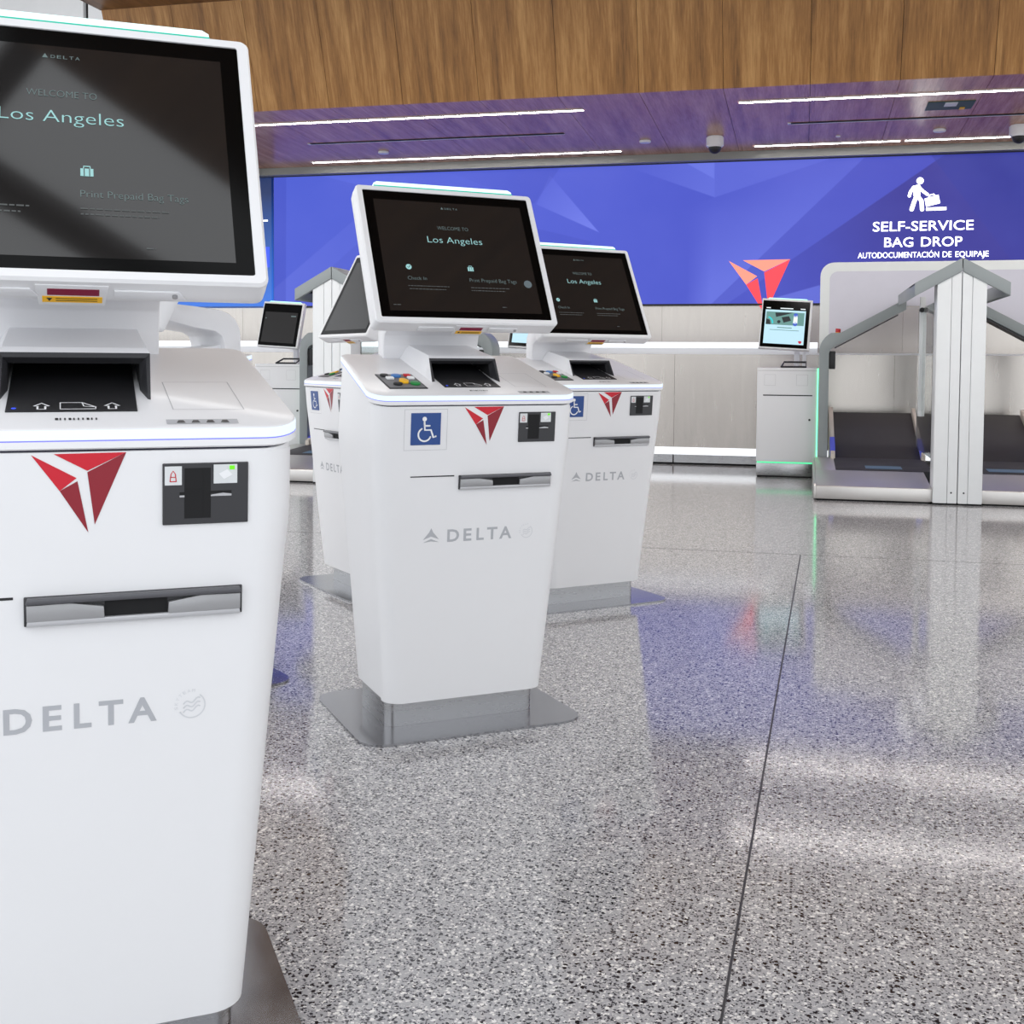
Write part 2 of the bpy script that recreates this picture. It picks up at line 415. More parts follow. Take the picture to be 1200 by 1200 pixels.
# ------------------------------------------------------------------ mural lightbox
def make_mural():
    n = NT('mural_print')
    x, y, z = n.sep(n.coord())
    def half(p, q, side, soft=0.012):
        """1 on the up / dn / lf / rt side of the line through p and q"""
        (x0, z0), (x1, z1) = p, q
        L = math.hypot(x1-x0, z1-z0); nx, nz = -(z1-z0)/L, (x1-x0)/L
        if (side == 'up' and nz < 0) or (side == 'dn' and nz > 0) or (side == 'rt' and nx < 0) or (side == 'lf' and nx > 0): nx, nz = -nx, -nz
        v = n.math('ADD', n.math('MULTIPLY', x, nx), n.math('MULTIPLY_ADD', z, nz, -(nx*x0+nz*z0)))
        return n.math('MULTIPLY_ADD', v, 1/soft, 0.5, clamp=True)
    def grad(p, q):
        (x0, z0), (x1, z1) = p, q
        dx, dz = x1-x0, z1-z0; L2 = dx*dx+dz*dz
        return n.math('ADD', n.math('MULTIPLY', x, dx/L2), n.math('MULTIPLY_ADD', z, dz/L2, -(dx*x0+dz*z0)/L2), clamp=True)
    col = n.mix(grad((-5.9, 2.0), (2.2, 2.6)), srgb(86, 106, 226), srgb(72, 76, 190))
    def facet(col, lines, c, amt, g=None):
        msk = amt
        for l in lines: msk = n.math('MULTIPLY', half(*l), msk)
        if g: msk = n.math('MULTIPLY', grad(*g), msk)
        return n.mix(msk, col, c)
    LT = srgb(124, 138, 246); DK = srgb(50, 62, 178); VD = srgb(58, 52, 138); NV = srgb(30, 44, 140)
    L1 = ((-1.8, 3.01), (-0.92, 2.68)); L2 = ((-0.92, 2.68), (0.21, 3.03)); L4 = ((-0.95, 1.56), (0.53, 3.0)); L5 = ((-0.32, 1.89), (1.25, 2.98))
    L6 = ((1.28, 2.94), (1.88, 2.12)); M1 = ((-5.87, 1.81), (-4.89, 2.57)); M2 = ((-5.22, 2.0), (-4.86, 2.3)); MA = ((-3.88, 3.05), (-2.79, 2.64))
    MP = ((-2.72, 3.01), (-2.12, 2.32)); MC = ((-2.83, 2.4), (-2.09, 2.21)); MD = ((-2.79, 2.64), (-2.09, 2.32))
    # left part
    col = facet(col, [(*M1, 'dn'), ((-4.2, 3), (-4.2, 1.5), 'lf')], LT, 0.38, ((-4.2, 3.0), (-5.6, 1.8)))
    col = facet(col, [(*M2, 'dn'), ((-4.2, 3), (-4.2, 1.5), 'lf')], DK, 0.16)
    col = facet(col, [((-5.76, 3), (-5.77, 1.5), 'lf')], DK, 0.35)
    col = facet(col, [(*MA, 'up'), ((-2.6, 3.0), (-2.9, 2.6), 'lf')], DK, 0.30, ((-4.0, 3.1), (-2.8, 2.7)))
    col = facet(col, [(*MP, 'lf'), (*MD, 'up'), ((-2.62, 3.1), (-2.9, 2.5), 'rt')], LT, 0.75, ((-2.75, 3.0), (-2.25, 2.4)))
    col = facet(col, [(*MC, 'dn'), ((-3.2, 1.5), (-2.0, 2.4), 'up')], DK, 0.25)
    # pale facets forming a V above the middle
    col = facet(col, [(*L1, 'up'), ((-0.92, 3.1), (-0.92, 1.5), 'lf')], LT, 0.42, ((-1.9, 3.0), (-0.95, 2.75)))
    col = facet(col, [(*L2, 'up'), ((-0.92, 3.1), (-0.92, 1.5), 'rt')], LT, 0.30)
    col = facet(col, [((-1.18, 3.02), (-0.94, 2.88), 'up'), ((-0.93, 3.1), (-0.93, 1.5), 'lf')], LT, 0.45)
    # long diagonal bands
    col = facet(col, [(*L4, 'lf'), (*L2, 'dn'), ((-1.05, 3), (-1.08, 1.5), 'rt', 0.25)], LT, 0.50, ((-1.0, 2.75), (-0.6, 1.9)))
    col = facet(col, [(*L4, 'rt'), (*L5, 'lf')], LT, 0.20, ((0.9, 3.0), (-0.6, 1.6)))
    col = facet(col, [(*L4, 'rt')], VD, 0.10)
    col = facet(col, [(*L5, 'rt')], VD, 0.75, ((-0.5, 1.6), (1.0, 2.4)))
    col = facet(col, [(*L5, 'rt'), (*L6, 'lf')], VD, 0.45, ((0.2, 2.0), (1.25, 2.8)))
    col = facet(col, [(*L6, 'rt')], NV, 0.62, ((1.2, 2.3), (1.7, 3.0)))
    col = facet(col, [((0.52, 1.86), (1.09, 2.02), 'dn'), (*L5, 'rt')], LT, 0.5, ((1.3, 2.1), (0.5, 1.6)))
    nz = n.noise(n.coord(), 2.2, 2.0)
    col = n.mix(n.math('MULTIPLY', nz, 0.16), col, srgb(120, 130, 240))
    n.set(Base_Color=(0.01, 0.01, 0.03), Roughness=0.5, IOR=1.25, Emission_Color=col, Emission_Strength=0.95)
    return n.m
MURAL = make_mural()
MTEXT = glow('mural_white', (1, 1, 1), 2.5)
MCORAL = glow('mural_coral', srgb(255, 150, 128), 1.05)
MRED = glow('mural_red', srgb(250, 70, 82), 1.05)
MBLUE = glow('mural_emblem_gap', srgb(84, 100, 215), 1.0)

mural = thing('lightbox_sign', 'long blue lit mural of overlapping facets with white bag drop lettering', 'sign', (0, 0, 0))
m = MB([MURAL]); m.box(-5.915, 5.5, 12.40, 12.45, 1.575, 3.04); m.build('printed_panel', mural, smooth=False)
m = MB([BLACK]); m.box(-5.93, 5.5, 12.395, 12.46, 1.556, 1.574); m.box(-5.93, 5.5, 12.395, 12.46, 3.0405, 3.05); m.build('frame', mural, smooth=False)
mf = lambda off=0.002: (lambda p, q: (p, 12.40-off, q))
for word, xa, xb, za, zb, bo in (('SELF-SERVICE', 0.665, 1.622, 2.294, 2.390, 0.007), ('BAG', 0.778, 1.056, 2.135, 2.230, 0.007), ('DROP', 1.130, 1.520, 2.135, 2.230, 0.007),
                                 ('AUTODOCUMENTACI\u00d3N', 0.524, 1.304, 2.026, 2.083, 0.004), ('DE', 1.338, 1.422, 2.026, 2.083, 0.004), ('EQUIPAJE', 1.458, 1.768, 2.026, 2.083, 0.004)):
    m = MB([MTEXT]); m.text(word, xa, xb, za, zb, mf(), bold=bo); m.build('lettering', mural, smooth=False)
def pictogram(cx, z0, h):
    """walking figure lowering a suitcase onto a scale, in a box of height h"""
    k = h/118.0     # measured in units of the photograph's zoom
    P = lambda u, v: (cx+(u-520)*k*0.52, z0+(318-v)*k*0.52)
    h2 = 0.52*k
    mm = MB([MTEXT]); f = mf()
    mm.disc(P(522, 120), 22*h2, f)
    mm.flat([P(478, 160), P(500, 146), P(522, 146), P(528, 160), P(524, 218), P(484, 218)], f)
    mm.stroke([P(484, 160), P(464, 190), P(458, 215)], 20*h2, f)
    mm.stroke([P(522, 168), P(545, 190), P(568, 208)], 19*h2, f)
    mm.stroke([P(503, 216), P(488, 255), P(474, 302)], 26*h2, f)
    mm.stroke([P(507, 216), P(533, 248), P(538, 304)], 25*h2, f)
    mm.flat([P(552, 235), P(636, 212), P(648, 266), P(562, 288)], f)
    mm.stroke([P(578, 226), P(582, 214), P(606, 208), P(614, 216)], 8*h2, f)
    mm.flat([P(562, 293), P(686, 291), P(686, 311), P(562, 313)], f)
    return mm
pictogram(1.105, 2.482, 0.352).build('pictogram', mural, smooth=False)
def emblem_faces(mm, fn, a, b, c, d):
    """the two-piece folded triangle; local box 0..336 x 0..285 (down) mapped by fn"""
    mm.flat([(0, 2), (158, 87), (98, 132)], fn, a)
    mm.flat([(98, 132), (161, 98), (198, 285)], fn, b)
    mm.flat([(78, 0), (336, -2), (196, 62)], fn, c)
    mm.flat([(336, -2), (221, 257), (196, 67)], fn, d)
m = MB([MCORAL, MRED])
ex = lambda p, q: (-0.767+p/336*0.624, 12.397, 2.022-q/285*0.545)
emblem_faces(m, ex, 0, 1, 0, 1)
m.build('emblem', mural, smooth=False)

side = thing('wall_display', 'dark blue lit panel at the left end of the blue mural', 'sign', (0, 0, 0))
def make_sidepanel():
    n = NT('side_panel_print'); x, y, z = n.sep(n.coord())
    col = n.mix(n.math('MULTIPLY_ADD', z, -0.75, 2.15, clamp=True), srgb(12, 38, 92), srgb(62, 128, 240))
    n.set(Base_Color=(0.01, 0.02, 0.05), Emission_Color=col, Emission_Strength=0.9); return n.m
m = MB([make_sidepanel()]); m.box(-7.3, -5.945, 12.40, 12.45, 1.575, 3.04); m.build('printed_panel', side, smooth=False)
m = MB([MTEXT, BLUELED]); m.box(-6.10, -5.99, 12.392, 12.4, 2.545, 2.56); m.build('mark', side, smooth=False)
m = MB([MTEXT, BLUELED])
m.box(-6.12, -5.97, 12.394, 12.4, 2.02, 2.25, mi=1); m.disc((-6.06, 2.18), 0.035, lambda p, q: (p, 12.39, q)); m.build('symbol', side, smooth=False)

# ------------------------------------------------------------------ counter along the back wall
ctr = thing('check_in_counter', 'long stainless steel counter with white light rails below the mural', 'counter')
m = MB([STAINLESS])
pe = [-9.5, -7.9, -6.3, -4.75, -3.2, -1.16, 0.8, 2.4, 4.0, 5.5]
for a, b in zip(pe, pe[1:]): m.box(a, b-0.003, 10.97, 11.0, 0.165, 1.034)
m.box(-9.5, 5.5, 11.0, 12.2, 0.12, 1.02)
m.build('front_panel', ctr, smooth=False)
m = MB([RAILLED]); m.box(-9.5, 0.13, 10.93, 10.97, 1.092, 1.146, 0.006); m.build('light_rail', ctr)
m = MB([WHITE2]); m.box(-9.5, 0.13, 10.971, 11.06, 1.0345, 1.14); m.box(0.131, 5.5, 10.965, 11.0, 1.0345, 1.05); m.build('worktop_edge', ctr, smooth=False)
m = MB([RAILLED]); m.box(-9.5, 5.5, 10.955, 10.975, 0.095, 0.163, 0.004); m.build('lower_light_rail', ctr)
m = MB([STEEL])
for a, b in zip(pe, pe[1:]): m.box(a, b-0.012, 10.98, 11.05, 0.018, 0.095)
m.build('plinth', ctr, smooth=False)
m = MB([PITCH]); m.box(-9.5, 5.5, 11.0, 11.1, 0.0, 0.02); m.build('toe_gap', ctr, smooth=False)

# ------------------------------------------------------------------ soffit fittings
def strip(x0, x1, y, label):
    ax, ay, az = soff(x0, y); bx_, _, _ = soff(x1, y)
    t = thing('ceiling_light', label, 'light', ((ax+bx_)/2, ay, az), 0, 'linear ceiling lights')
    L = (bx_-ax)/2
    m = MB([STRIP]); m.box(-L, L, -0.024, 0.024, -0.006, 0.012); m.build('diffuser', t, smooth=False)
    m = MB([LITEGREY]); m.box(-L-0.01, L+0.01, -0.034, -0.0245, -0.008, 0.012); m.box(-L-0.01, L+0.01, 0.0245, 0.034, -0.008, 0.012)
    m.build('frame', t, smooth=False); return t
strip(-5.15, -1.945, 10.34, 'long white strip light nearest the wood fascia, left half of the soffit')
strip(-5.44, -1.92, 12.41, 'long white strip light nearest the mural, left half of the soffit')
strip(-0.566, 4.2, 10.33, 'long white strip light nearest the wood fascia, right half of the soffit')
strip(-0.515, 0.905, 12.41, 'shorter white strip light near the mural ending above the lettering')
strip(0.965, 4.0, 12.41, 'white strip light near the mural running out of the right edge')
def slot(x0, x1, y, label):
    ax, ay, az = soff(x0, y); bx_, _, _ = soff(x1, y)
    t = thing('ceiling_vent', label, 'vent', ((ax+bx_)/2, ay, az), 0, 'slot vents in the soffit'); L = (bx_-ax)/2
    m = MB([PITCH]); m.box(-L, L, -0.03, 0.012, -0.004, 0.01); m.build('opening', t, smooth=False)
    m = MB([WHITE2]); m.box(-L, L, 0.0125, 0.028, -0.006, 0.01); m.box(-L-0.03, -L-0.001, -0.03, 0.028, -0.006, 0.01); m.build('edge', t, smooth=False)
slot(-5.0, -2.316, 11.37, 'thin dark slot vent in the soffit left of the round camera')
slot(-0.146, 4.0, 11.34, 'thin dark slot vent in the soffit above the lettering')
def dome_camera(x, y, label):
    t = thing('security_camera', label, 'camera', soff(x, y), 0, 'dome cameras under the soffit')
    m = MB([WHITE]); m.cyl((0, 0, -0.052), (0, 0, 1), 0.085, 0.104, 32, bev=0.012); m.build('housing', t)
    m = MB([BLACK]); m.sphere((0, 0, -0.1045), 0.062, n=24, sz=1.0); m.build('dome', t)
dome_camera(-0.884, 11.83, 'white dome camera hanging from the soffit above the red emblem')
dome_camera(1.93, 11.86, 'white dome camera on the soffit at the right edge')
for x, y, lab in ((-4.41, 11.93, 'small white ceiling disc in the left soffit bay beside the slot vent'), (-1.588, 11.89, 'small white ceiling disc left of the dome camera'), (1.23, 11.91, 'small white ceiling disc above the walking figure')):
    m = MB([WHITE]); m.cyl((0, 0, -0.012), (0, 0, 1), 0.058, 0.024, 28, bev=0.006)
    o = m.build('ceiling_sensor'); o.location = soff(x, y); tag(o, lab, 'sensor', 'ceiling discs')
m = MB([WHITE]); m.cyl((0, 0, -0.005), (0, 0, 1), 0.022, 0.01, 20); o = m.build('sprinkler'); o.location = soff(0.30, 12.05); tag(o, 'tiny white sprinkler cap in the soffit left of the lettering', 'sprinkler')
t = thing('ceiling_hatch', 'small open dark hatch in the soffit above the lettering', 'hatch', soff(1.20, 10.86))
m = MB([plain('hatch_green', srgb(52, 78, 74), 0.6)]); m.box(-0.19, 0.19, -0.17, 0.17, -0.004, 0.01); m.build('opening', t, smooth=False)
m = MB([LITEGREY, YELLOW]); m.box(-0.05, 0.05, -0.16, -0.02, -0.010, -0.0045); m.build('junction_box', t, smooth=False); m = MB([LITEGREY, YELLOW]); m.box(0.09, 0.13, 0.06, 0.13, -0.012, -0.0045, mi=1); m.build('cable_end', t, smooth=False)

# ------------------------------------------------------------------ self-service kiosk
TI = 0.0837
def yf(z): return TI*(0.838-z)
def FP(off=0.0015): return lambda x, z: (x, yf(z)-off, z-off*TI)
def FPd(x, z, d): return (x, yf(z)-d, z-d*TI)
def CP_(off=0.0006): return lambda x, y: (x, y-0.264*off, 0.867+0.274*y+0.964*off)
def GP(off=0.0006): return lambda x, s: (x, 0.068+0.451*s-0.893*off, 1.061+0.893*s+0.451*off)
def GPd(x, s, d): return (x, 0.068+0.451*s-0.893*d, 1.061+0.893*s+0.451*d)

def make_kiosk():
    R = thing('check_in_kiosk', 'x', 'kiosk', group='check-in kiosks')
    # base plate and plinth
    m = MB([PLATE]); m.loft([rring(0.306, 0.303, -0.026, 0.482, 0.07, 0.07, lambda y: z, 9) for z in (0.0, 0.005, 0.0065)]); m.build('floor_plate', R)
    m = MB([STEEL]); m.loft([rring(0.209, 0.209, 0.104, 0.335, 0.03, 0.02, lambda y: z) for z in (0.0066, 0.08)]); m.build('plinth', R)
    # body
    def hw(z):
        if z < 0.70: return 0.2185+(0.2700-0.2185)*(z-0.077)/(0.70-0.077)
        t = min(1, (z-0.70)/0.07); return 0.2700+0.0055*math.sin(t*PI/2)
    zs = [0.077, 0.08, 0.3, 0.5, 0.66, 0.70, 0.717, 0.735, 0.752, 0.77]
    rings = []
    for z in zs:
        k = 0.003 if z == 0.077 else 0.0
        rings.append(rring(hw(z)-k, hw(z)-k-0.004, yf(z)+k, 0.354-k, 0.045, 0.02, lambda y: z))
    rings.append(rring(0.2755, 0.257, 0.0, 0.366, 0.045, 0.02, lambda y: 0.8375+0.274*max(0, y)))
    m = MB([WHITE]); m.loft(rings); m.build('body', R)
    rings = []
    def arc(z, k=0.0):
        h = hw(min(z, 0.77))+0.0014; y0 = yf(z)-0.0014; r = 0.046; pts = []
        yb = y0+0.056
        pts.append((h-0.006, yb, z)); pts.append((-h+0.006, yb, z)); pts.append((-h, yb, z))
        for j in range(9):
            a = math.radians(180+90*j/8); pts.append((-h+r+r*math.cos(a), y0+r+r*math.sin(a), z))
        for j in range(9):
            a = math.radians(270+90*j/8); pts.append((h-r+r*math.cos(a), y0+r+r*math.sin(a), z))
        pts.append((h, yb, z)); return pts
    m = MB([WHITE]); m.loft([arc(z) for z in (0.0765, 0.3, 0.5, 0.66, 0.70, 0.717, 0.735, 0.752, 0.77, 0.8365)]); m.build('front_panel', R)
    m = MB([SEAM]); m.loft([rring(0.2735, 0.255, 0.0025, 0.364, 0.043, 0.02, lambda y: z0+0.274*max(0, y)) for z0 in (0.8376, 0.8408)]); m.build('seam', R)
    # counter: rim, lit edge, slab
    def cr(z0, k): return rring(0.2845-k, 0.2615-k, -0.004+k, 0.372-k, 0.045, 0.025, lambda y: z0+0.274*y)
    m = MB([WHITE]); m.loft([cr(0.8409, 0.003), cr(0.8435, 0.0), cr(0.8515, 0.0)]); m.build('counter_rim', R)
    m = MB([LED]); m.loft([cr(0.8532, 0.0005), cr(0.8632, 0.0005), cr(0.8650, 0.002)]); m.build('light_strip', R)
    m = MB([VIOLET]); m.loft([cr(0.8515, 0.0007), cr(0.8532, 0.0007)]); m.build('strip_fringe', R)  # fringe of the strip's glow, added as its own band
    m = MB([WHITE2]); m.loft([cr(0.8651, 0.0015), cr(0.8662, 0.002), cr(0.867, 0.0035)]); m.build('counter_top', R)
    # printed square and strips on the counter
    m = MB([FAINT]); f = CP_(0.0004)
    m.stroke([(0.126, 0.187), (0.214, 0.187), (0.2205, 0.065), (0.1305, 0.0665)], 0.0016, f, closed=True); m.build('flap_outline', R, smooth=False)
    m = MB([GREYINK, DGREY]); f = CP_(0.0005); m.flat([(0.118, 0.008), (0.206, 0.008), (0.206, 0.026), (0.118, 0.026)], f)
    f = CP_(0.0009)
    for k in range(4): m.flat([(0.130+0.018*k, 0.012), (0.141+0.018*k, 0.012), (0.139+0.018*k, 0.022), (0.133+0.018*k, 0.022)], f, 1)
    m.build('instruction_label', R, smooth=False)
    m = MB([BLACK]); f = CP_(0.0006)
    for k, wd in enumerate((6, 3, 3, 5, 3, 3, 3, 5, 3, 3)): m.flat([(-0.012+0.0052*k, 0.028), (-0.012+0.0052*k+wd*0.0006, 0.028), (-0.012+0.0052*k+wd*0.0006, 0.036), (-0.012+0.0052*k, 0.036)], f)
    m.build('barcode_label', R, smooth=False)
    # keypad
    CPd = lambda x, y, d: (x, y-0.264*d, 0.867+0.274*y+0.964*d)
    m = MB([BLACK]); m.prism([(-0.221, 0.050), (-0.119, 0.050), (-0.122, 0.172), (-0.221, 0.172)], CPd, 0, 0.002); kp = m.build('keypad', R, smooth=False)
    m = MB([plain('keypad_grey', (0.17, 0.17, 0.18), 0.5)]); m.prism([(-0.218, 0.054), (-0.123, 0.054), (-0.125, 0.168), (-0.218, 0.168)], CPd, 0.002, 0.0026); m.build('keypad_face', kp, smooth=False)
    def btn(x, y, rx, ry, mat, nm, n=20, h=0.008):
        b = MB([mat]); poly = [(x+rx*math.cos(2*PI*k/n+(PI/4 if n == 4 else 0)), y+ry*math.sin(2*PI*k/n+(PI/4 if n == 4 else 0))) for k in range(n)]
        b.prism(poly, CPd, 0.0026, h, 0.0012); return b.build(nm, kp)
    btn(-0.203, 0.152, 0.011, 0.009, BLACK, 'button')
    btn(-0.172, 0.148, 0.014, 0.012, BLUE, 'button', 8)
    btn(-0.141, 0.153, 0.012, 0.009, BTNRED, 'button', 4)
    btn(-0.195, 0.128, 0.014, 0.010, SIGNWHITE, 'button', 4)
    btn(-0.138, 0.130, 0.012, 0.010, SIGNWHITE, 'button', 4)
    btn(-0.166, 0.102, 0.013, 0.020, YELLOW, 'button', 6)
    btn(-0.190, 0.078, 0.012, 0.010, BLACK, 'button')
    btn(-0.142, 0.082, 0.013, 0.013, GREEN, 'button')
    # scanner hood with dark opening
    ct = lambda y: 0.866+0.274*y
    Of = [(-0.0865, 0.108, ct(0.108)), (-0.081, 0.148, 0.9585), (0.1075, 0.148, 0.9585), (0.1055, 0.108, ct(0.108))]
    Om = [(-0.0900, 0.150, ct(0.150)), (-0.077, 0.160, 0.9655), (0.1040, 0.160, 0.9655), (0.108, 0.150, ct(0.150))]
    Ob = [(-0.100, 0.332, ct(0.332)), (-0.074, 0.332, 0.9950), (0.1010, 0.332, 0.9950), (0.120, 0.332, ct(0.332))]
    m = MB([WHITE2])
    for A, B in ((Of, Om), (Om, Ob)):
        for i, j in ((0, 1), (1, 2), (2, 3)): m.face([A[i], A[j], B[j], B[i]])
    m.face(Ob)
    hood = m.build('scanner_hood', R, smooth=True)
    If = [(-0.0775, 0.112, ct(0.112)+0.001), (-0.0755, 0.149, 0.9520), (0.1020, 0.149, 0.9520), (0.1020, 0.112, ct(0.112)+0.001)]
    I2 = [(-0.070, 0.150, ct(0.150)+0.001), (-0.070, 0.163, 0.9440), (0.0945, 0.163, 0.9440), (0.0945, 0.150, ct(0.150)+0.001)]
    Ib = [(-0.070, 0.325, ct(0.325)+0.001), (-0.070, 0.325, 0.985), (0.0945, 0.325, 0.985), (0.0945, 0.325, ct(0.325)+0.001)]
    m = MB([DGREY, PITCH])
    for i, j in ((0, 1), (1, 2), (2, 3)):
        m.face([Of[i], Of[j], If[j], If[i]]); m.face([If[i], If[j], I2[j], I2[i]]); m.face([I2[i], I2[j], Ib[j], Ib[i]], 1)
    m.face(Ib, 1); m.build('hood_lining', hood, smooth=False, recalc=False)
    m = MB([BLACK]); m.prism([(-0.0695, 0.060), (0.086, 0.060), (0.0905, 0.325), (-0.0655, 0.325)], CPd, 0.0003, 0.0016); tr = m.build('document_tray', R, smooth=False)
    m = MB([SIGNWHITE, BLUELED]); f = CP_(0.0022)
    for cx in (-0.028, 0.056):
        m.stroke([(cx-0.0045, 0.066), (cx+0.0045, 0.066), (cx+0.0045, 0.078), (cx+0.009, 0.078), (cx, 0.090), (cx-0.009, 0.078), (cx-0.0045, 0.078)], 0.0028, f, closed=True)
    m.stroke([(-0.006, 0.066), (0.036, 0.066), (0.036, 0.074), (0.020, 0.092), (-0.006, 0.092)], 0.0022, f, closed=True)
    m.stroke([(0.020, 0.092), (0.022, 0.077), (0.036, 0.074)], 0.0018, f, caps=False)
    m.disc((-0.060, 0.070), 0.003, f, 1); m.build('tray_symbols', tr, smooth=False)
    # front: accessibility sign
    f = FP(0.0018)
    m = MB([FAINT]); m.stroke([(-0.198, 0.729), (-0.085, 0.729), (-0.085, 0.831), (-0.198, 0.831)], 0.0012, f, closed=True); m.build('sign_outline', R, smooth=False)
    m = MB([SIGNBLUE]); m.prism([(-0.181, 0.742), (-0.1025, 0.742), (-0.1025, 0.822), (-0.181, 0.822)], FPd, 0.0014, 0.003); sg = m.build('accessibility_sign', R, smooth=False)
    m = MB([SIGNWHITE]); f = FP(0.0033); ox, oz = -0.143, 0.7805
    m.disc((ox-0.003, oz+0.0265), 0.0058, f)
    m.stroke([(ox-0.003, oz+0.0185), (ox-0.0015, oz-0.001), (ox+0.0145, oz-0.001), (ox+0.0215, oz-0.020), (ox+0.0275, oz-0.0172)], 0.0048, f)
    m.stroke([(ox-0.002, oz+0.0095), (ox+0.011, oz+0.0095)], 0.0042, f)
    m.stroke([(ox-0.002+0.0165*math.cos(a), oz-0.0125+0.0165*math.sin(a)) for a in [math.radians(118+k*13) for k in range(18)]], 0.0042, f)
    m.build('wheelchair_symbol', sg, smooth=False)
    # emblem under the seam
    m = MB([RED, DRED]); f0_ = FP(0.002)
    emblem_faces(m, lambda p, q: f0_(-0.039+p/336*0.108, 0.8360-q/285*0.0975), 0, 1, 0, 1); m.build('airline_emblem', R, smooth=False)
    # card reader
    x0, x1, z0, z1 = 0.1115, 0.2162, 0.7440, 0.8215
    U = lambda u: x0+(x1-x0)*u
    V = lambda v: z1-(z1-z0)*v
    rect = lambda a, b, c, d: [(U(a), V(d)), (U(b), V(d)), (U(b), V(c)), (U(a), V(c))]
    m = MB([DGREY]); m.prism(rect(0, 1, 0, 1), FPd, 0.0014, 0.0045, 0.001); cd = m.build('card_reader', R, smooth=False)
    m = MB([PITCH, PITCH]); m.prism(rect(0.25, 0.556, 0.08, 0.90), FPd, 0.0045, 0.0049); m.prism(rect(0.47, 0.55, 0.09, 0.89), FPd, 0.0049, 0.0052, mi=1); m.prism(rect(0.26, 0.47, 0.43, 0.47), FPd, 0.0049, 0.0053, mi=1); m.build('card_slot', cd, smooth=False)
    m = MB([PITCH, SILVER2]); m.prism(rect(0.195, 0.25, 0.47, 0.52), FPd, 0.0045, 0.005); m.prism(rect(0.195, 0.25, 0.52, 0.55), FPd, 0.0045, 0.0055, mi=1); m.build('card_notch', cd, smooth=False)
    m = MB([PITCH, SILVER2]); m.prism(rect(0.556, 0.80, 0.46, 0.50), FPd, 0.0045, 0.005)
    m.prism([(U(0.556), V(0.545)), (U(0.80), V(0.545)), (U(0.80), V(0.515)), (U(0.70), V(0.495)), (U(0.60), V(0.515)), (U(0.556), V(0.525))], FPd, 0.0045, 0.0055, mi=1); m.build('card_mouth', cd, smooth=False)
    m = MB([LITEGREY, BTNRED]); m.prism(rect(0.024, 0.22, 0.045, 0.35), FPd, 0.0045, 0.005); f = FP(0.0053)
    m.stroke([(U(0.085), V(0.29)), (U(0.095), V(0.17)), (U(0.12), V(0.12)), (U(0.145), V(0.17)), (U(0.155), V(0.29))], 0.0012, f, 1); m.stroke([(U(0.085), V(0.29)), (U(0.155), V(0.29))], 0.0012, f, 1); m.stroke([(U(0.09), V(0.22)), (U(0.15), V(0.22))], 0.0010, f, 1)
    m.build('lock_label', cd, smooth=False)
    m = MB([LITEGREY, SIGNWHITE, GREENDOT]); m.prism(rect(0.59, 0.867, 0.03, 0.34), FPd, 0.0045, 0.005); f = FP(0.0053)
    m.flat([(U(0.65), V(0.18)), (U(0.75), V(0.11)), (U(0.81), V(0.20)), (U(0.71), V(0.27))], f, 1)
    f = FP(0.0057); m.flat([(U(0.775), V(0.115)), (U(0.835), V(0.115)), (U(0.835), V(0.05)), (U(0.775), V(0.05))], f, 2); m.build('card_label', cd, smooth=False)
    # slot and printer outlet
    m = MB([BLACK]); m.prism([(-0.1785, 0.6605), (-0.0612, 0.6598), (-0.0612, 0.6630), (-0.1785, 0.6632)], FPd, 0.0012, 0.0020); m.build('paper_slot', R, smooth=False)
    x0, x1, z0, z1 = -0.0495, 0.2095, 0.6262, 0.6625
    U2 = lambda u: x0+(x1-x0)*u
    V2 = lambda v: z0+(z1-z0)*v
    m = MB([DGREY]); m.prism([(U2(0), V2(0)), (U2(1), V2(0)), (U2(1), V2(1)), (U2(0), V2(1))], FPd, 0.0014, 0.005, 0.001); po = m.build('printer_outlet', R)
    m = MB([plain('outlet_dark_steel', (0.10, 0.10, 0.11), 0.35, 0.4)]); m.prism([(U2(0.008), V2(0.80)), (U2(0.992), V2(0.80)), (U2(0.985), V2(0.99)), (U2(0.015), V2(0.99))], FPd, 0.005, 0.015, 0.001); m.build('outlet_brow', po)
    for sgn in (0, 1):
        g = (lambda u: u) if sgn == 0 else (lambda u: 1-u)
        m = MB([SILVER]); m.prism([(U2(g(0.012)), V2(0.2)), (U2(g(0.355)), V2(0.2)), (U2(g(0.352)), V2(0.60)), (U2(g(0.20)), V2(0.78)), (U2(g(0.012)), V2(0.76))], FPd, 0.005, 0.012, 0.001); m.build('outlet_guide', po)
    m = MB([PITCH]); m.prism([(U2(0.356), V2(0.2)), (U2(0.644), V2(0.2)), (U2(0.644), V2(0.79)), (U2(0.356), V2(0.79))], FPd, 0.005, 0.0056); m.build('outlet_mouth', po, smooth=False)
    m = MB([SILVER2]); m.prism([(U2(0.01), V2(0.02)), (U2(0.99), V2(0.02)), (U2(0.985), V2(0.21)), (U2(0.015), V2(0.21))], FPd, 0.005, 0.0105, 0.0012); m.build('outlet_lip', po)
    # wordmark
    m = MB([GREYINK]); f = FP(0.0019)
    zb, zt = 0.4925, 0.5235
    for ch, a, b in (('D', -0.0745, -0.0420), ('E', -0.0300, -0.0080), ('L', 0.0060, 0.0265), ('T', 0.0350, 0.0640), ('A', 0.0700, 0.1045)):
        m.text(ch, a, b, zb, zt, f, bold=0.022)
    m.build('wordmark', R, smooth=False)
    m = MB([GREYINK])
    m.flat([(-0.1185, 0.5295), (-0.1130, 0.5185), (-0.0970, 0.5000), (-0.1185, 0.5080), (-0.1400, 0.5000), (-0.1240, 0.5185)], f)
    m.flat([(-0.1405, 0.4925), (-0.1185, 0.5015), (-0.0965, 0.4925), (-0.1185, 0.4955)], f)
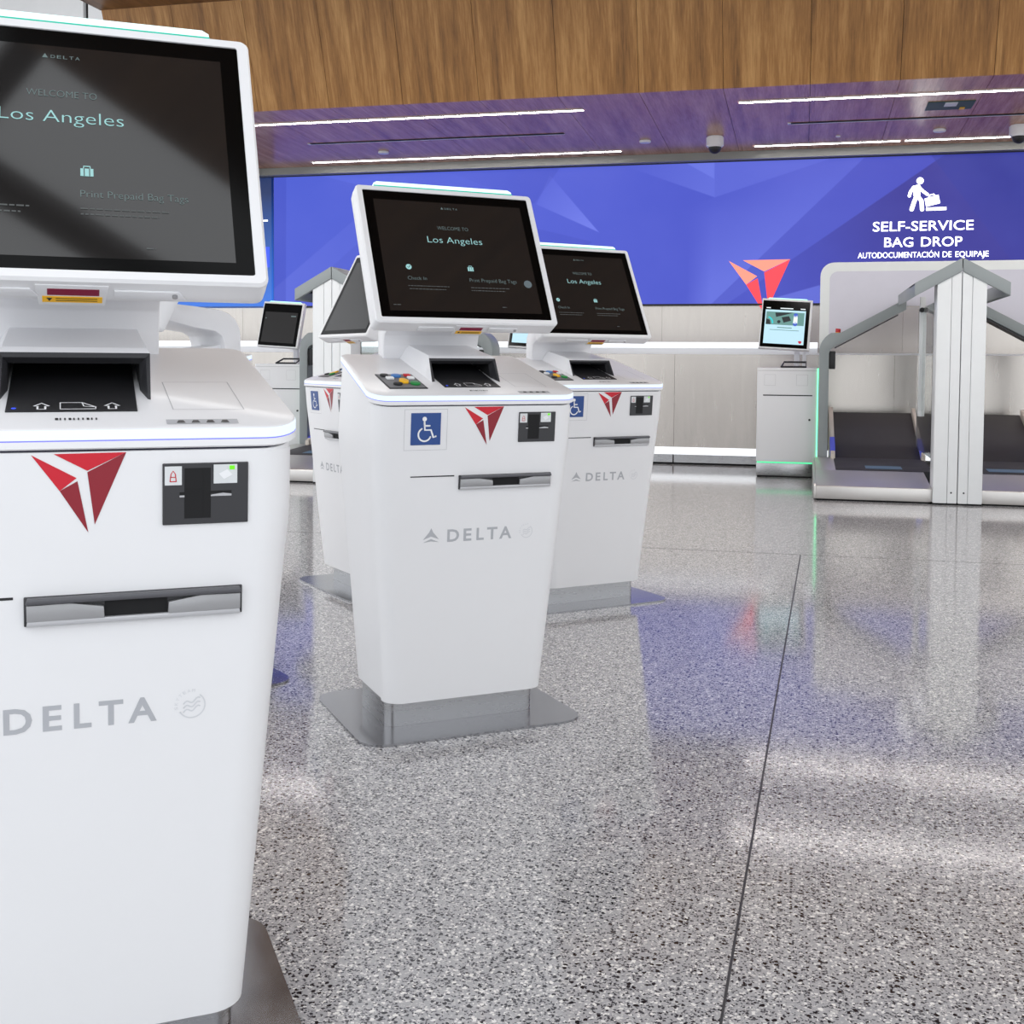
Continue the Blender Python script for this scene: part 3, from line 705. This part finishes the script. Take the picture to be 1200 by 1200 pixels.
    m.build('arrow_emblem', R, smooth=False)
    m = MB([GREYINK2]); cx, cz, rad = 0.1475, 0.5075, 0.0165
    m.stroke([(cx+rad*math.cos(math.radians(a)), cz+rad*math.sin(math.radians(a))) for a in range(-150, 60, 10)], 0.0017, f)
    for dz in (-0.0055, 0.0, 0.0055): m.stroke([(cx-0.010+0.001*k*2, cz+dz-0.003+0.0006*k+0.0022*math.sin(k*0.9)) for k in range(11)], 0.0018, f)
    for k, ch in enumerate('SKYTEAM'):
        a = math.radians(188-k*17.5); px, pz = cx+0.0195*math.cos(a), cz+0.0195*math.sin(a); rt = a-PI/2
        m.text(ch, -0.0018, 0.0018, -0.002, 0.002, lambda p, q: f(px+p*math.cos(rt)-q*math.sin(rt), pz+p*math.sin(rt)+q*math.cos(rt)))
    m.build('alliance_emblem', R, smooth=False)
    # neck: bent arm from the back of the counter to the monitor
    prof = [(0.382, 0.955), (0.382, 1.020), (0.378, 1.046), (0.366, 1.070), (0.346, 1.087), (0.318, 1.097), (0.240, 1.106), (0.165, 1.112), (0.125, 1.085), (0.150, 1.066), (0.240, 1.044), (0.303, 1.035), (0.323, 1.022), (0.332, 0.992), (0.332, 0.950)]
    m = MB([WHITE2]); m.prism(prof, lambda p, q, d: (d, p, q), -0.146, 0.133, 0.003); m.build('neck', R)
    # monitor
    def gring(hx, s0, s1, r, d, n=6):
        pts = []
        for cx, cs, a0 in ((hx-r, s1-r, 0), (-hx+r, s1-r, 90), (-hx+r, s0+r, 180), (hx-r, s0+r, 270)):
            for k in range(n):
                a = math.radians(a0+90*k/(n-1)); pts.append(GPd(cx+r*math.cos(a), cs+r*math.sin(a), d))
        return pts
    m = MB([WHITE]); m.loft([gring(0.2365, -0.001, 0.3780, 0.004, -0.001), gring(0.2365, -0.001, 0.3780, 0.004, 0.0025), gring(0.2500, -0.012, 0.3900, 0.010, 0.0025), gring(0.2535, -0.0155, 0.3935, 0.013, -0.002), gring(0.2535, -0.0155, 0.3935, 0.013, -0.028), gring(0.2528, -0.0150, 0.3880, 0.012, -0.046), gring(0.2490, -0.0120, 0.3800, 0.011, -0.052)])
    mon = m.build('monitor', R)
    m = MB([BEZEL]); m.prism([(-0.2363, 0), (0.2363, 0), (0.2363, 0.3775), (-0.2363, 0.3775)], GPd, -0.0008, 0.0006); m.build('screen', mon, smooth=False)
    m = MB([DISPLAY]); m.prism([(-0.2105, 0.0186), (0.2125, 0.0186), (0.2115, 0.351), (-0.2095, 0.351)], GPd, 0.0006, 0.0009); m.build('display', mon, smooth=False)
    f = GP(0.0015)
    TH = -0.012
    def scr(nm, fill, mats=(TEXTGLOW,)):
        m = MB(list(mats)); fill(m); return m.build(nm, mon, smooth=False)
    scr('city_text', lambda m: m.text('Los Angeles', -0.0775, 0.0775, 0.2245, 0.2440, f, bold=TH))
    scr('welcome_text', lambda m: m.text('WELCOME TO', -0.0440, 0.0440, 0.2655, 0.2765, f, bold=TH), (TEXTDIM,))
    scr('check_in_text', lambda m: m.text('Check In', -0.1500, -0.0985, 0.1095, 0.1200, f, bold=TH), (TEXTDIM,))
    scr('bag_tags_text', lambda m: m.text('Print Prepaid Bag Tags', 0.0210, 0.1560, 0.1090, 0.1200, f, bold=TH), (TEXTDIM,))
    def carrier(m):
        for j, c in enumerate('DELTA'): m.text(c, -0.0135+0.0078*j, -0.0080+0.0078*j, 0.3300, 0.3355, f, 0)
        m.flat([(-0.0245, 0.3300), (-0.0170, 0.3300), (-0.0208, 0.3372)], f)
    scr('carrier_text', carrier, (TEXTDIM,))
    f2 = GP(0.0019)
    def chk(m): m.disc((-0.1425, 0.1475), 0.0078, f); m.stroke([(-0.1460, 0.1475), (-0.1435, 0.1448), (-0.1385, 0.1510)], 0.0016, f2, 1)
    scr('check_icon', chk, (TEXTGLOW, DISPLAY))
    def bagi(m):
        m.flat([(0.0215, 0.1415), (0.0375, 0.1415), (0.0375, 0.1535), (0.0215, 0.1535)], f); m.stroke([(0.0255, 0.1535), (0.0255, 0.1570), (0.0335, 0.1570), (0.0335, 0.1535)], 0.0016, f)
        m.stroke([(0.0262, 0.1420), (0.0262, 0.1530)], 0.0012, f2, 1); m.stroke([(0.0328, 0.1420), (0.0328, 0.1530)], 0.0012, f2, 1)
    scr('suitcase_icon', bagi, (TEXTGLOW, DISPLAY))
    random.seed(3)
    for (xa, xb, s) in ((-0.152, -0.040, 0.0905), (-0.150, -0.050, 0.0815), (0.021, 0.132, 0.0905), (0.021, 0.118, 0.0820), (-0.200, -0.180, 0.034), (0.100, 0.112, 0.034)):
        def small(m):
            x = xa
            while x < xb:
                w_ = random.uniform(0.003, 0.010); m.flat([(x, s), (min(x+w_, xb), s), (min(x+w_, xb), s+0.0022), (x, s+0.0022)], f); x += w_+0.002
        scr('small_print', small, (TEXTFAINT,))
    m = MB([BAR]); m.prism([(-0.2, 0.3940), (0.2, 0.3940), (0.199, 0.4055), (0.190, 0.4115), (-0.190, 0.4115), (-0.199, 0.4055)], GPd, -0.036, -0.006); m.build('light_bar', mon, smooth=False)
    m = MB([TEAL]); m.prism([(-0.2, 0.3938), (0.2, 0.3938), (0.2, 0.3990), (-0.2, 0.3990)], GPd, -0.0058, -0.0045); m.build('bar_edge', mon, smooth=False)
    # scanner below the monitor
    CHd = lambda x, t, d: (x, 0.068-0.451*0.0155+0.893*t+0.451*-d, 1.061-0.893*0.0155-0.451*t-0.893*d)
    m = MB([WHITE2]); m.prism([(-0.034, 0.010), (0.053, 0.010), (0.049, 0.060), (-0.030, 0.060)], CHd, -0.004, 0.0012, 0.0006); scn = m.build('barcode_scanner', R)
    m = MB([REDGLASS]); m.prism([(-0.020, 0.018), (0.042, 0.018), (0.042, 0.033), (-0.020, 0.033)], CHd, 0.0012, 0.002); m.build('scanner_window', scn, smooth=False)
    m = MB([YELLOW, BLACK]); m.prism([(-0.026, 0.037), (0.046, 0.037), (0.046, 0.051), (-0.026, 0.051)], CHd, 0.0012, 0.002)
    for k in range(2): m.prism([(-0.010, 0.0405+0.005*k), (0.040, 0.0405+0.005*k), (0.040, 0.0418+0.005*k), (-0.010, 0.0418+0.005*k)], CHd, 0.002, 0.0023, mi=1)
    m.prism([(-0.021, 0.040), (-0.014, 0.040), (-0.0175, 0.048)], CHd, 0.002, 0.0023, mi=1); m.build('warning_label', scn, smooth=False)
    for a, b in ((-0.135, -0.040), (0.060, 0.140)):
        m = MB([WHITE2]); m.prism([(a, 0.018), (b, 0.018), (b+0.01, 0.036), (a, 0.036)], CHd, 0.0, 0.0028, 0.001); fl = m.build('service_flap', mon)
    m = MB([STEEL]); m.cyl(CHd(0.135, 0.026, 0.004), (0, -0.4, -0.9), 0.0035, 0.004, 16); m.build('lock', mon)
    return R

KP = [(-0.85897, 1.22897, 0.610597), (-0.79433, 2.84562, 0.666515), (-0.73222, 4.45518, 0.738355), (-1.89478, 4.46865, -0.776261), (-1.97688, 2.98200, -0.707670)]
KL = ['nearest white check-in kiosk with a touchscreen, cut off by the left edge',
      'white check-in kiosk with a touchscreen in the middle, whole base plate in view',
      'white check-in kiosk with a touchscreen just behind the middle kiosk, on its right',
      'white check-in kiosk turned to the left, half hidden behind the middle kiosk',
      'white check-in kiosk almost hidden behind the nearest kiosk, bent neck showing']
k0 = make_kiosk()
for i, (x, y, a) in enumerate(KP):
    o = k0 if i == 0 else copy_tree(k0)
    o.location = (x, y, 0); o.rotation_euler = (0, 0, a); o['label'] = KL[i]
    mon = [c for c in COL.objects if c.parent == o and c.name.startswith('monitor')][0]
    if i == 1:      # round reflection painted as a glowing disc, on this screen only
        m = MB([glow('screen_reflection', srgb(92, 104, 110), 0.8)]); m.disc((0.1880, 0.1080), 0.0115, GP(0.0015)); m.build('screen_reflection', mon, smooth=False)
    if i == 3:      # its screen is blank from this steep angle
        for c in [c for c in COL.objects if c.parent == mon and c.name.split('.')[0] in ('city_text', 'welcome_text', 'check_in_text', 'bag_tags_text', 'carrier_text', 'check_icon', 'suitcase_icon', 'small_print')]:
            bpy.data.objects.remove(c)

# ------------------------------------------------------------------ bag drop machines (mirrored pairs)
def bag_drop(x, y, s, label):
    """s = -1 runs to the left of the seam, +1 to the right"""
    R = thing('bag_drop_machine', label, 'machine', (x, y, 0), 0, 'bag drop machines')
    X = lambda u: s*u
    def bx(m, u0, u1, y0, y1, z0, z1, bev=0.0, mi=0):
        a, b = sorted((X(u0), X(u1))); m.box(a, b, y0, y1, z0, z1, bev, mi)
    PX = lambda p, q, d: (X(p), d, q)
    # pillar in two panels
    ztop = lambda u: 1.578-0.53*u
    m = MB([PILLAR]); m.prism([(0.003, 0.012), (0.065, 0.012), (0.065, ztop(0.065)), (0.003, ztop(0.003))], PX, 0, 0.2, 0.004)
    m.prism([(0.067, 0.012), (0.157, 0.012), (0.157, ztop(0.157)), (0.067, ztop(0.067))], PX, 0, 0.2, 0.004); pil = m.build('pillar', R)
    m = MB([DGREY]); m.cyl((X(0.04), -0.001, 0.085), (0, 1, 0), 0.006, 0.004, 16); m.build('bolt', pil)
    m = MB([PITCH]); bx(m, 0.004, 0.156, 0.006, 0.19, 0.0, 0.012); m.build('pillar_foot', pil, smooth=False)
    # canopy
    m = MB([GREY]); m.prism([(0.003, 1.578), (0.003, 1.668), (0.303, 1.502), (0.303, 1.412)], PX, -0.008, 0.03, 0.003)
    m.prism([(0.003, 1.655), (0.003, 1.668), (0.303, 1.502), (0.303, 1.489)], PX, 0.03, 0.40, 0.002)
    can = m.build('canopy', R)
    m = MB([GREY]); m.prism([(0.285, 1.512), (0.303, 1.502), (0.303, 1.412), (0.285, 1.422)], PX, 0.03, 1.42, 0.002); m.build('canopy_side', can)
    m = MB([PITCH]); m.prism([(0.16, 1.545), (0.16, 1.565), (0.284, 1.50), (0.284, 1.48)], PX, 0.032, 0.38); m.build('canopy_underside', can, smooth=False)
    # arm with elbow and leg
    out = [(0.24, 1.475), (0.735, 1.205)]; inn = []
    for k in range(9):
        t = k/8; a = math.radians(62-62*t)
        out.append((0.90-0.165+0.165*math.cos(a)-0.0, 1.055+0.165*math.sin(a)))
    out += [(0.90, 0.165)]
    inn = [(0.825, 0.165), (0.825, 1.035), (0.818, 1.060), (0.800, 1.080), (0.24, 1.388)]
    m = MB([GREY]); m.prism(out+inn, PX, 1.40, 1.66, 0.004); arm = m.build('arm', R)
    m = MB([DGREY]); m.prism([(0.30, 1.340), (0.30, 1.351), (0.78, 1.087), (0.78, 1.076)], PX, 1.42, 1.64); m.build('arm_grille', arm, smooth=False)
    m = MB([BLACK]); bx(m, 0.775, 0.824, 1.42, 1.48, 0.91, 1.055, 0.004); m.build('sensor_box', R)
    # side screen between pillar and wall
    m = MB([GLASS]); bx(m, 0.150, 0.157, 0.22, 1.30, 0.30, 1.38); m.build('side_glass', R, smooth=False)
    m = MB([PILLAR]); bx(m, 0.142, 0.180, 0.92, 0.97, 0.56, 1.46, 0.004); bx(m, 0.148, 0.172, 0.90, 0.975, 0.56, 0.60, 0.004); m.build('screen_post', R)
    m = MB([BLACK]); m.cyl((X(0.17), 0.90, 1.36), (0, 1, 0), 0.018, 0.05, 16); m.build('latch', R)
    # tray, belts, rails
    Q = lambda p, q, d: (X(d), p, q)
    m = MB([TRAYM]); m.prism([(0.03, 0.012), (0.03, 0.098), (0.036, 0.104), (0.62, 0.165), (0.62, 0.012)], Q, 0.158, 0.925, 0.004); tray = m.build('tray', R)
    m = MB([TRAYM]); m.prism([(0.03, 0.10), (0.04, 0.116), (1.40, 0.185), (1.40, 0.012), (0.03, 0.012)], Q, 0.9255, 0.940, 0.002); m.build('tray_edge', tray)
    m = MB([PITCH]); bx(m, 0.17, 0.92, 0.05, 1.4, 0, 0.012); m.build('tray_gap', tray, smooth=False)
    m = MB([BELT]); m.prism([(0.621, 0.012), (0.621, 0.17), (1.36, 0.20), (1.36, 0.012)], Q, 0.09, 0.775, 0.004)
    m.build('weighing_belt', R)
    m = MB([TRAYM]); m.prism([(0.621, 0.012), (0.621, 0.165), (1.38, 0.20), (1.38, 0.012)], Q, 0.777, 0.9245, 0.003); m.build('deck', R)
    m = MB([plain('belt_label_blue', srgb(86, 120, 150), 0.5)]); m.prism([(0.70, 0.1745), (0.70, 0.176), (0.86, 0.1825), (0.86, 0.181)], Q, 0.30, 0.56); m.build('belt_label', R, smooth=False)
    m = MB([BELT]); m.prism([(1.361, 0.012), (1.361, 0.20), (2.30, 0.53), (2.30, 0.012)], Q, 0.11, 0.765, 0.004); m.build('incline_belt', R)
    for u0, u1 in ((0.08, 0.109), (0.766, 0.80)):
        m = MB([CREAM]); m.prism([(1.30, 0.012), (1.30, 0.235), (2.28, 0.575), (2.28, 0.012)], Q, u0, u1, 0.003); rl = m.build('side_rail', R)
        m = MB([RAILBLUE]); m.prism([(1.36, 0.21), (1.36, 0.26), (1.62, 0.35), (1.62, 0.30)], Q, u0-0.002, u1+0.002); m.build('rail_light', rl, smooth=False)
    return R
YB = 8.35
bag_drop(1.031, YB, -1, 'bag drop machine left of the nearer white double pillar, tray and belt in view')
bag_drop(1.031, YB, 1, 'bag drop machine cut off by the right edge, right of the double pillar')
bag_drop(-3.505, YB, -1, 'bag drop machine far left, its arm ending beside the dark-screen tag kiosk')
bag_drop(-3.505, YB, 1, 'bag drop machine mostly hidden behind the middle check-in kiosk, green-lit elbow showing')

# white backboard above the right-hand pair
bb = thing('backboard', 'white rounded backboard behind the right pair of bag drop machines', 'panel', (1.031, 10.05, 0))
def bb_outline(k):
    L = 0.90-k; T = 1.79-k; r = 0.11-k*0.6; pts = []
    bl = lambda u: 1.43-0.535*(u-0.24)
    pts.append((-L, bl(L)))
    for j in range(8):
        a = math.radians(180-90*j/7); pts.append((-L+r+r*math.cos(a), T-r+r*math.sin(a)))
    for j in range(8):
        a = math.radians(90-90*j/7); pts.append((L-r+r*math.cos(a), T-r+r*math.sin(a)))
    pts += [(L, bl(L)), (0.24, bl(0.24)), (-0.24, bl(0.24))]
    return pts
m = MB([BOARDWHITE]); m.prism(bb_outline(0.0), lambda p, q, d: (p, d, q), -0.015, 0.03, 0.004); m.build('frame', bb)
m = MB([LAVENDER]); m.prism(bb_outline(0.075), lambda p, q, d: (p, d, q), -0.02, -0.0155); m.build('face_panel', bb, smooth=False)
t = MB([BTNRED, YELLOW])
t.cyl((0, 0, 0.035), (0.1, 0, 1), 0.02, 0.03, 16); t.cyl((0, 0, 0.010), (0.1, 0, 1), 0.02, 0.02, 16, mi=1)
bea = t.build('signal_beacon'); bea.location = (0.275, 9.86, 1.188); tag(bea, 'small red and yellow beacon on the sloping grey arm', 'beacon')

# ------------------------------------------------------------------ bag tag kiosks beside the machines
def tag_kiosk(xc, y, s, lit, label):
    """s = +1: machine stands on its right, -1: on its left"""
    R = thing('bag_tag_kiosk', label, 'kiosk', (xc, y, 0), 0, 'tag kiosks')
    m = MB([STEEL]); m.box(-0.243, 0.243, 0.01, 0.42, 0.012, 0.118, 0.003); m.build('plinth', R)
    m = MB([PITCH]); m.box(-0.235, 0.235, 0.02, 0.41, 0.0, 0.012); m.build('toe_gap', R, smooth=False)
    m = MB([GREENBASE]); m.box(-0.238, 0.238, 0.006, 0.415, 0.1185, 0.130); m.build('base_light', R, smooth=False)
    m = MB([LITEGREY if False else WHITE]); m.box(-0.245, 0.245, 0.0, 0.42, 0.1305, 0.917, 0.006); cab = m.build('cabinet', R)
    m = MB([GREENLED]); a, b = sorted((s*0.2455, s*0.2515)); m.box(a, b, -0.006, 0.03, 0.14, 0.915); m.build('edge_light', R, smooth=False)
    m = MB([FAINT]); f = lambda p, q: (p, -0.001, q)
    m.stroke([(-0.24, 0.893), (0.24, 0.893)], 0.003, f, caps=False)
    for c in (-0.14, 0.12): m.stroke([(c-0.045, 0.77), (c+0.045, 0.77), (c+0.045, 0.86), (c-0.045, 0.86)], 0.002, f, closed=True)
    m.build('panel_seam', cab, smooth=False)
    m = MB([BLACK]); m.box(-0.195, 0.205, -0.002, 0.0, 0.683, 0.692); m.build('slot', cab, smooth=False)
    m = MB([DGREY]); m.cyl((0.185, -0.004, 0.486), (0, 1, 0), 0.009, 0.012, 16); m.build('lock', cab)
    m = MB([WHITE2]); m.box(0.05, 0.095, 0.20, 0.24, 0.917, 1.20, 0.004); m.box(0.12, 0.15, 0.20, 0.24, 0.917, 1.16, 0.004); m.build('post', R)
    m = MB([BLACK]); m.tube([(-0.05, 0.04, 0.925), (-0.03, 0.16, 0.965), (0.15, 0.16, 0.965), (0.15, 0.04, 0.925), (-0.05, 0.04, 0.925)], 0.008); m.build('tag_loop', R)
    # tilted screen
    sx = -0.03
    RC, RS = math.cos(0.06), math.sin(0.06)          # the screen hangs a little askew
    def T(x, q, d):
        x, q = x*RC+(q-0.2)*RS, (q-0.2)*RC-x*RS+0.2
        return (sx+x, 0.03+q*0.26-d*0.966, 1.085+q*0.966+d*0.26)
    m = MB([WHITE]); m.prism([(-0.20, -0.012), (0.215, -0.012), (0.215, 0.425), (-0.20, 0.425)], T, -0.05, 0.0, 0.006); mon = m.build('monitor', R)
    m = MB([BEZEL]); m.prism([(-0.19, 0.0), (0.195, 0.0), (0.195, 0.405), (-0.19, 0.405)], T, 0.0002, 0.002); m.build('screen', mon, smooth=False)
    m = MB([BAR, GREENLED]); m.prism([(-0.15, 0.4255), (0.17, 0.4255), (0.165, 0.437), (-0.145, 0.437)], T, -0.045, -0.02); m.prism([(-0.15, 0.4256), (0.17, 0.4256), (0.17, 0.430), (-0.15, 0.430)], T, -0.0195, -0.012, mi=1); m.build('light_bar', mon, smooth=False)
    F = lambda o=0.003: (lambda p, q: T(p, q, o))
    if lit:
        A = glow('tag_screen_pale', srgb(182, 218, 232), 1.0); D = glow('tag_screen_dark', srgb(28, 36, 40), 1.0); G = glow('tag_screen_teal', srgb(96, 140, 135), 1.0)
        C = glow('tag_screen_cyan', srgb(40, 200, 205), 1.0); B = glow('tag_screen_blue', srgb(60, 90, 190), 1.0); R_ = glow('tag_screen_red', srgb(190, 20, 50), 1.0); Wt = glow('tag_screen_white', srgb(230, 238, 240), 1.0)
        m = MB([A, D, G, C, B, R_, Wt]); f = F()
        m.flat([(-0.165, 0.030), (0.165, 0.030), (0.165, 0.325), (-0.165, 0.325)], f, 0)
        f = F(0.0035); m.flat([(-0.157, 0.195), (0.155, 0.195), (0.155, 0.308), (-0.157, 0.308)], f, 2)
        f = F(0.004)
        m.flat([(-0.085, 0.300), (0.07, 0.308), (0.0, 0.285), (-0.075, 0.262)], f, 1); m.flat([(-0.03, 0.262), (0.03, 0.275), (0.05, 0.236), (-0.01, 0.215)], f, 1)
        m.disc((-0.05, 0.222), 0.014, f, 1); m.stroke([(-0.145+0.045*math.cos(a*0.2), 0.205+0.055*math.sin(a*0.2)) for a in range(8)], 0.012, f, 3, caps=False)
        m.flat([(-0.155, 0.196), (-0.115, 0.196), (-0.125, 0.235), (-0.155, 0.245)], f, 1)
        m.disc((0.085, 0.285), 0.018, f, 4); m.flat([(0.066, 0.212), (0.102, 0.212), (0.100, 0.285), (0.070, 0.285)], f, 6); m.disc((0.084, 0.208), 0.018, f, 4)
        m.flat([(-0.06, 0.168), (0.06, 0.168), (0.06, 0.176), (-0.06, 0.176)], f, 2); m.flat([(-0.12, 0.148), (0.12, 0.148), (0.12, 0.153), (-0.12, 0.153)], f, 2)
        m.flat([(0.125, 0.045), (0.15, 0.062), (0.118, 0.062)], f, 5); m.disc((0.135, 0.052), 0.012, f, 5)
        m.build('display', mon, smooth=False)
        f = F()
        
        for a, b in ((-0.16, -0.125), (-0.045, 0.06), (0.12, 0.16)):
            m = MB([Wt]); m.flat([(a, 0.337), (b, 0.337), (b, 0.345), (a, 0.345)], f); m.build('screen_text', mon, smooth=False)
    else:
        m = MB([DISPLAY, TEXTDIM]); f = F(); m.flat([(-0.165, 0.030), (0.165, 0.030), (0.165, 0.325), (-0.165, 0.325)], f)
        f = F(0.0035); m.flat([(0.10, 0.285), (0.15, 0.285), (0.15, 0.297), (0.10, 0.297)], f, 1); m.disc((-0.15, 0.262), 0.006, f, 1); m.build('display', mon, smooth=False)
    return R
tag_kiosk(-0.122, 9.98, 1, True, 'white tag kiosk with lit pale blue screen below the red emblem')
tag_kiosk(-2.295, 9.98, -1, True, 'white tag kiosk with lit blue screen peeping between two check-in kiosks')
tag_kiosk(-4.712, 9.98, 1, False, 'white tag kiosk with dark screen at far left of the hall')
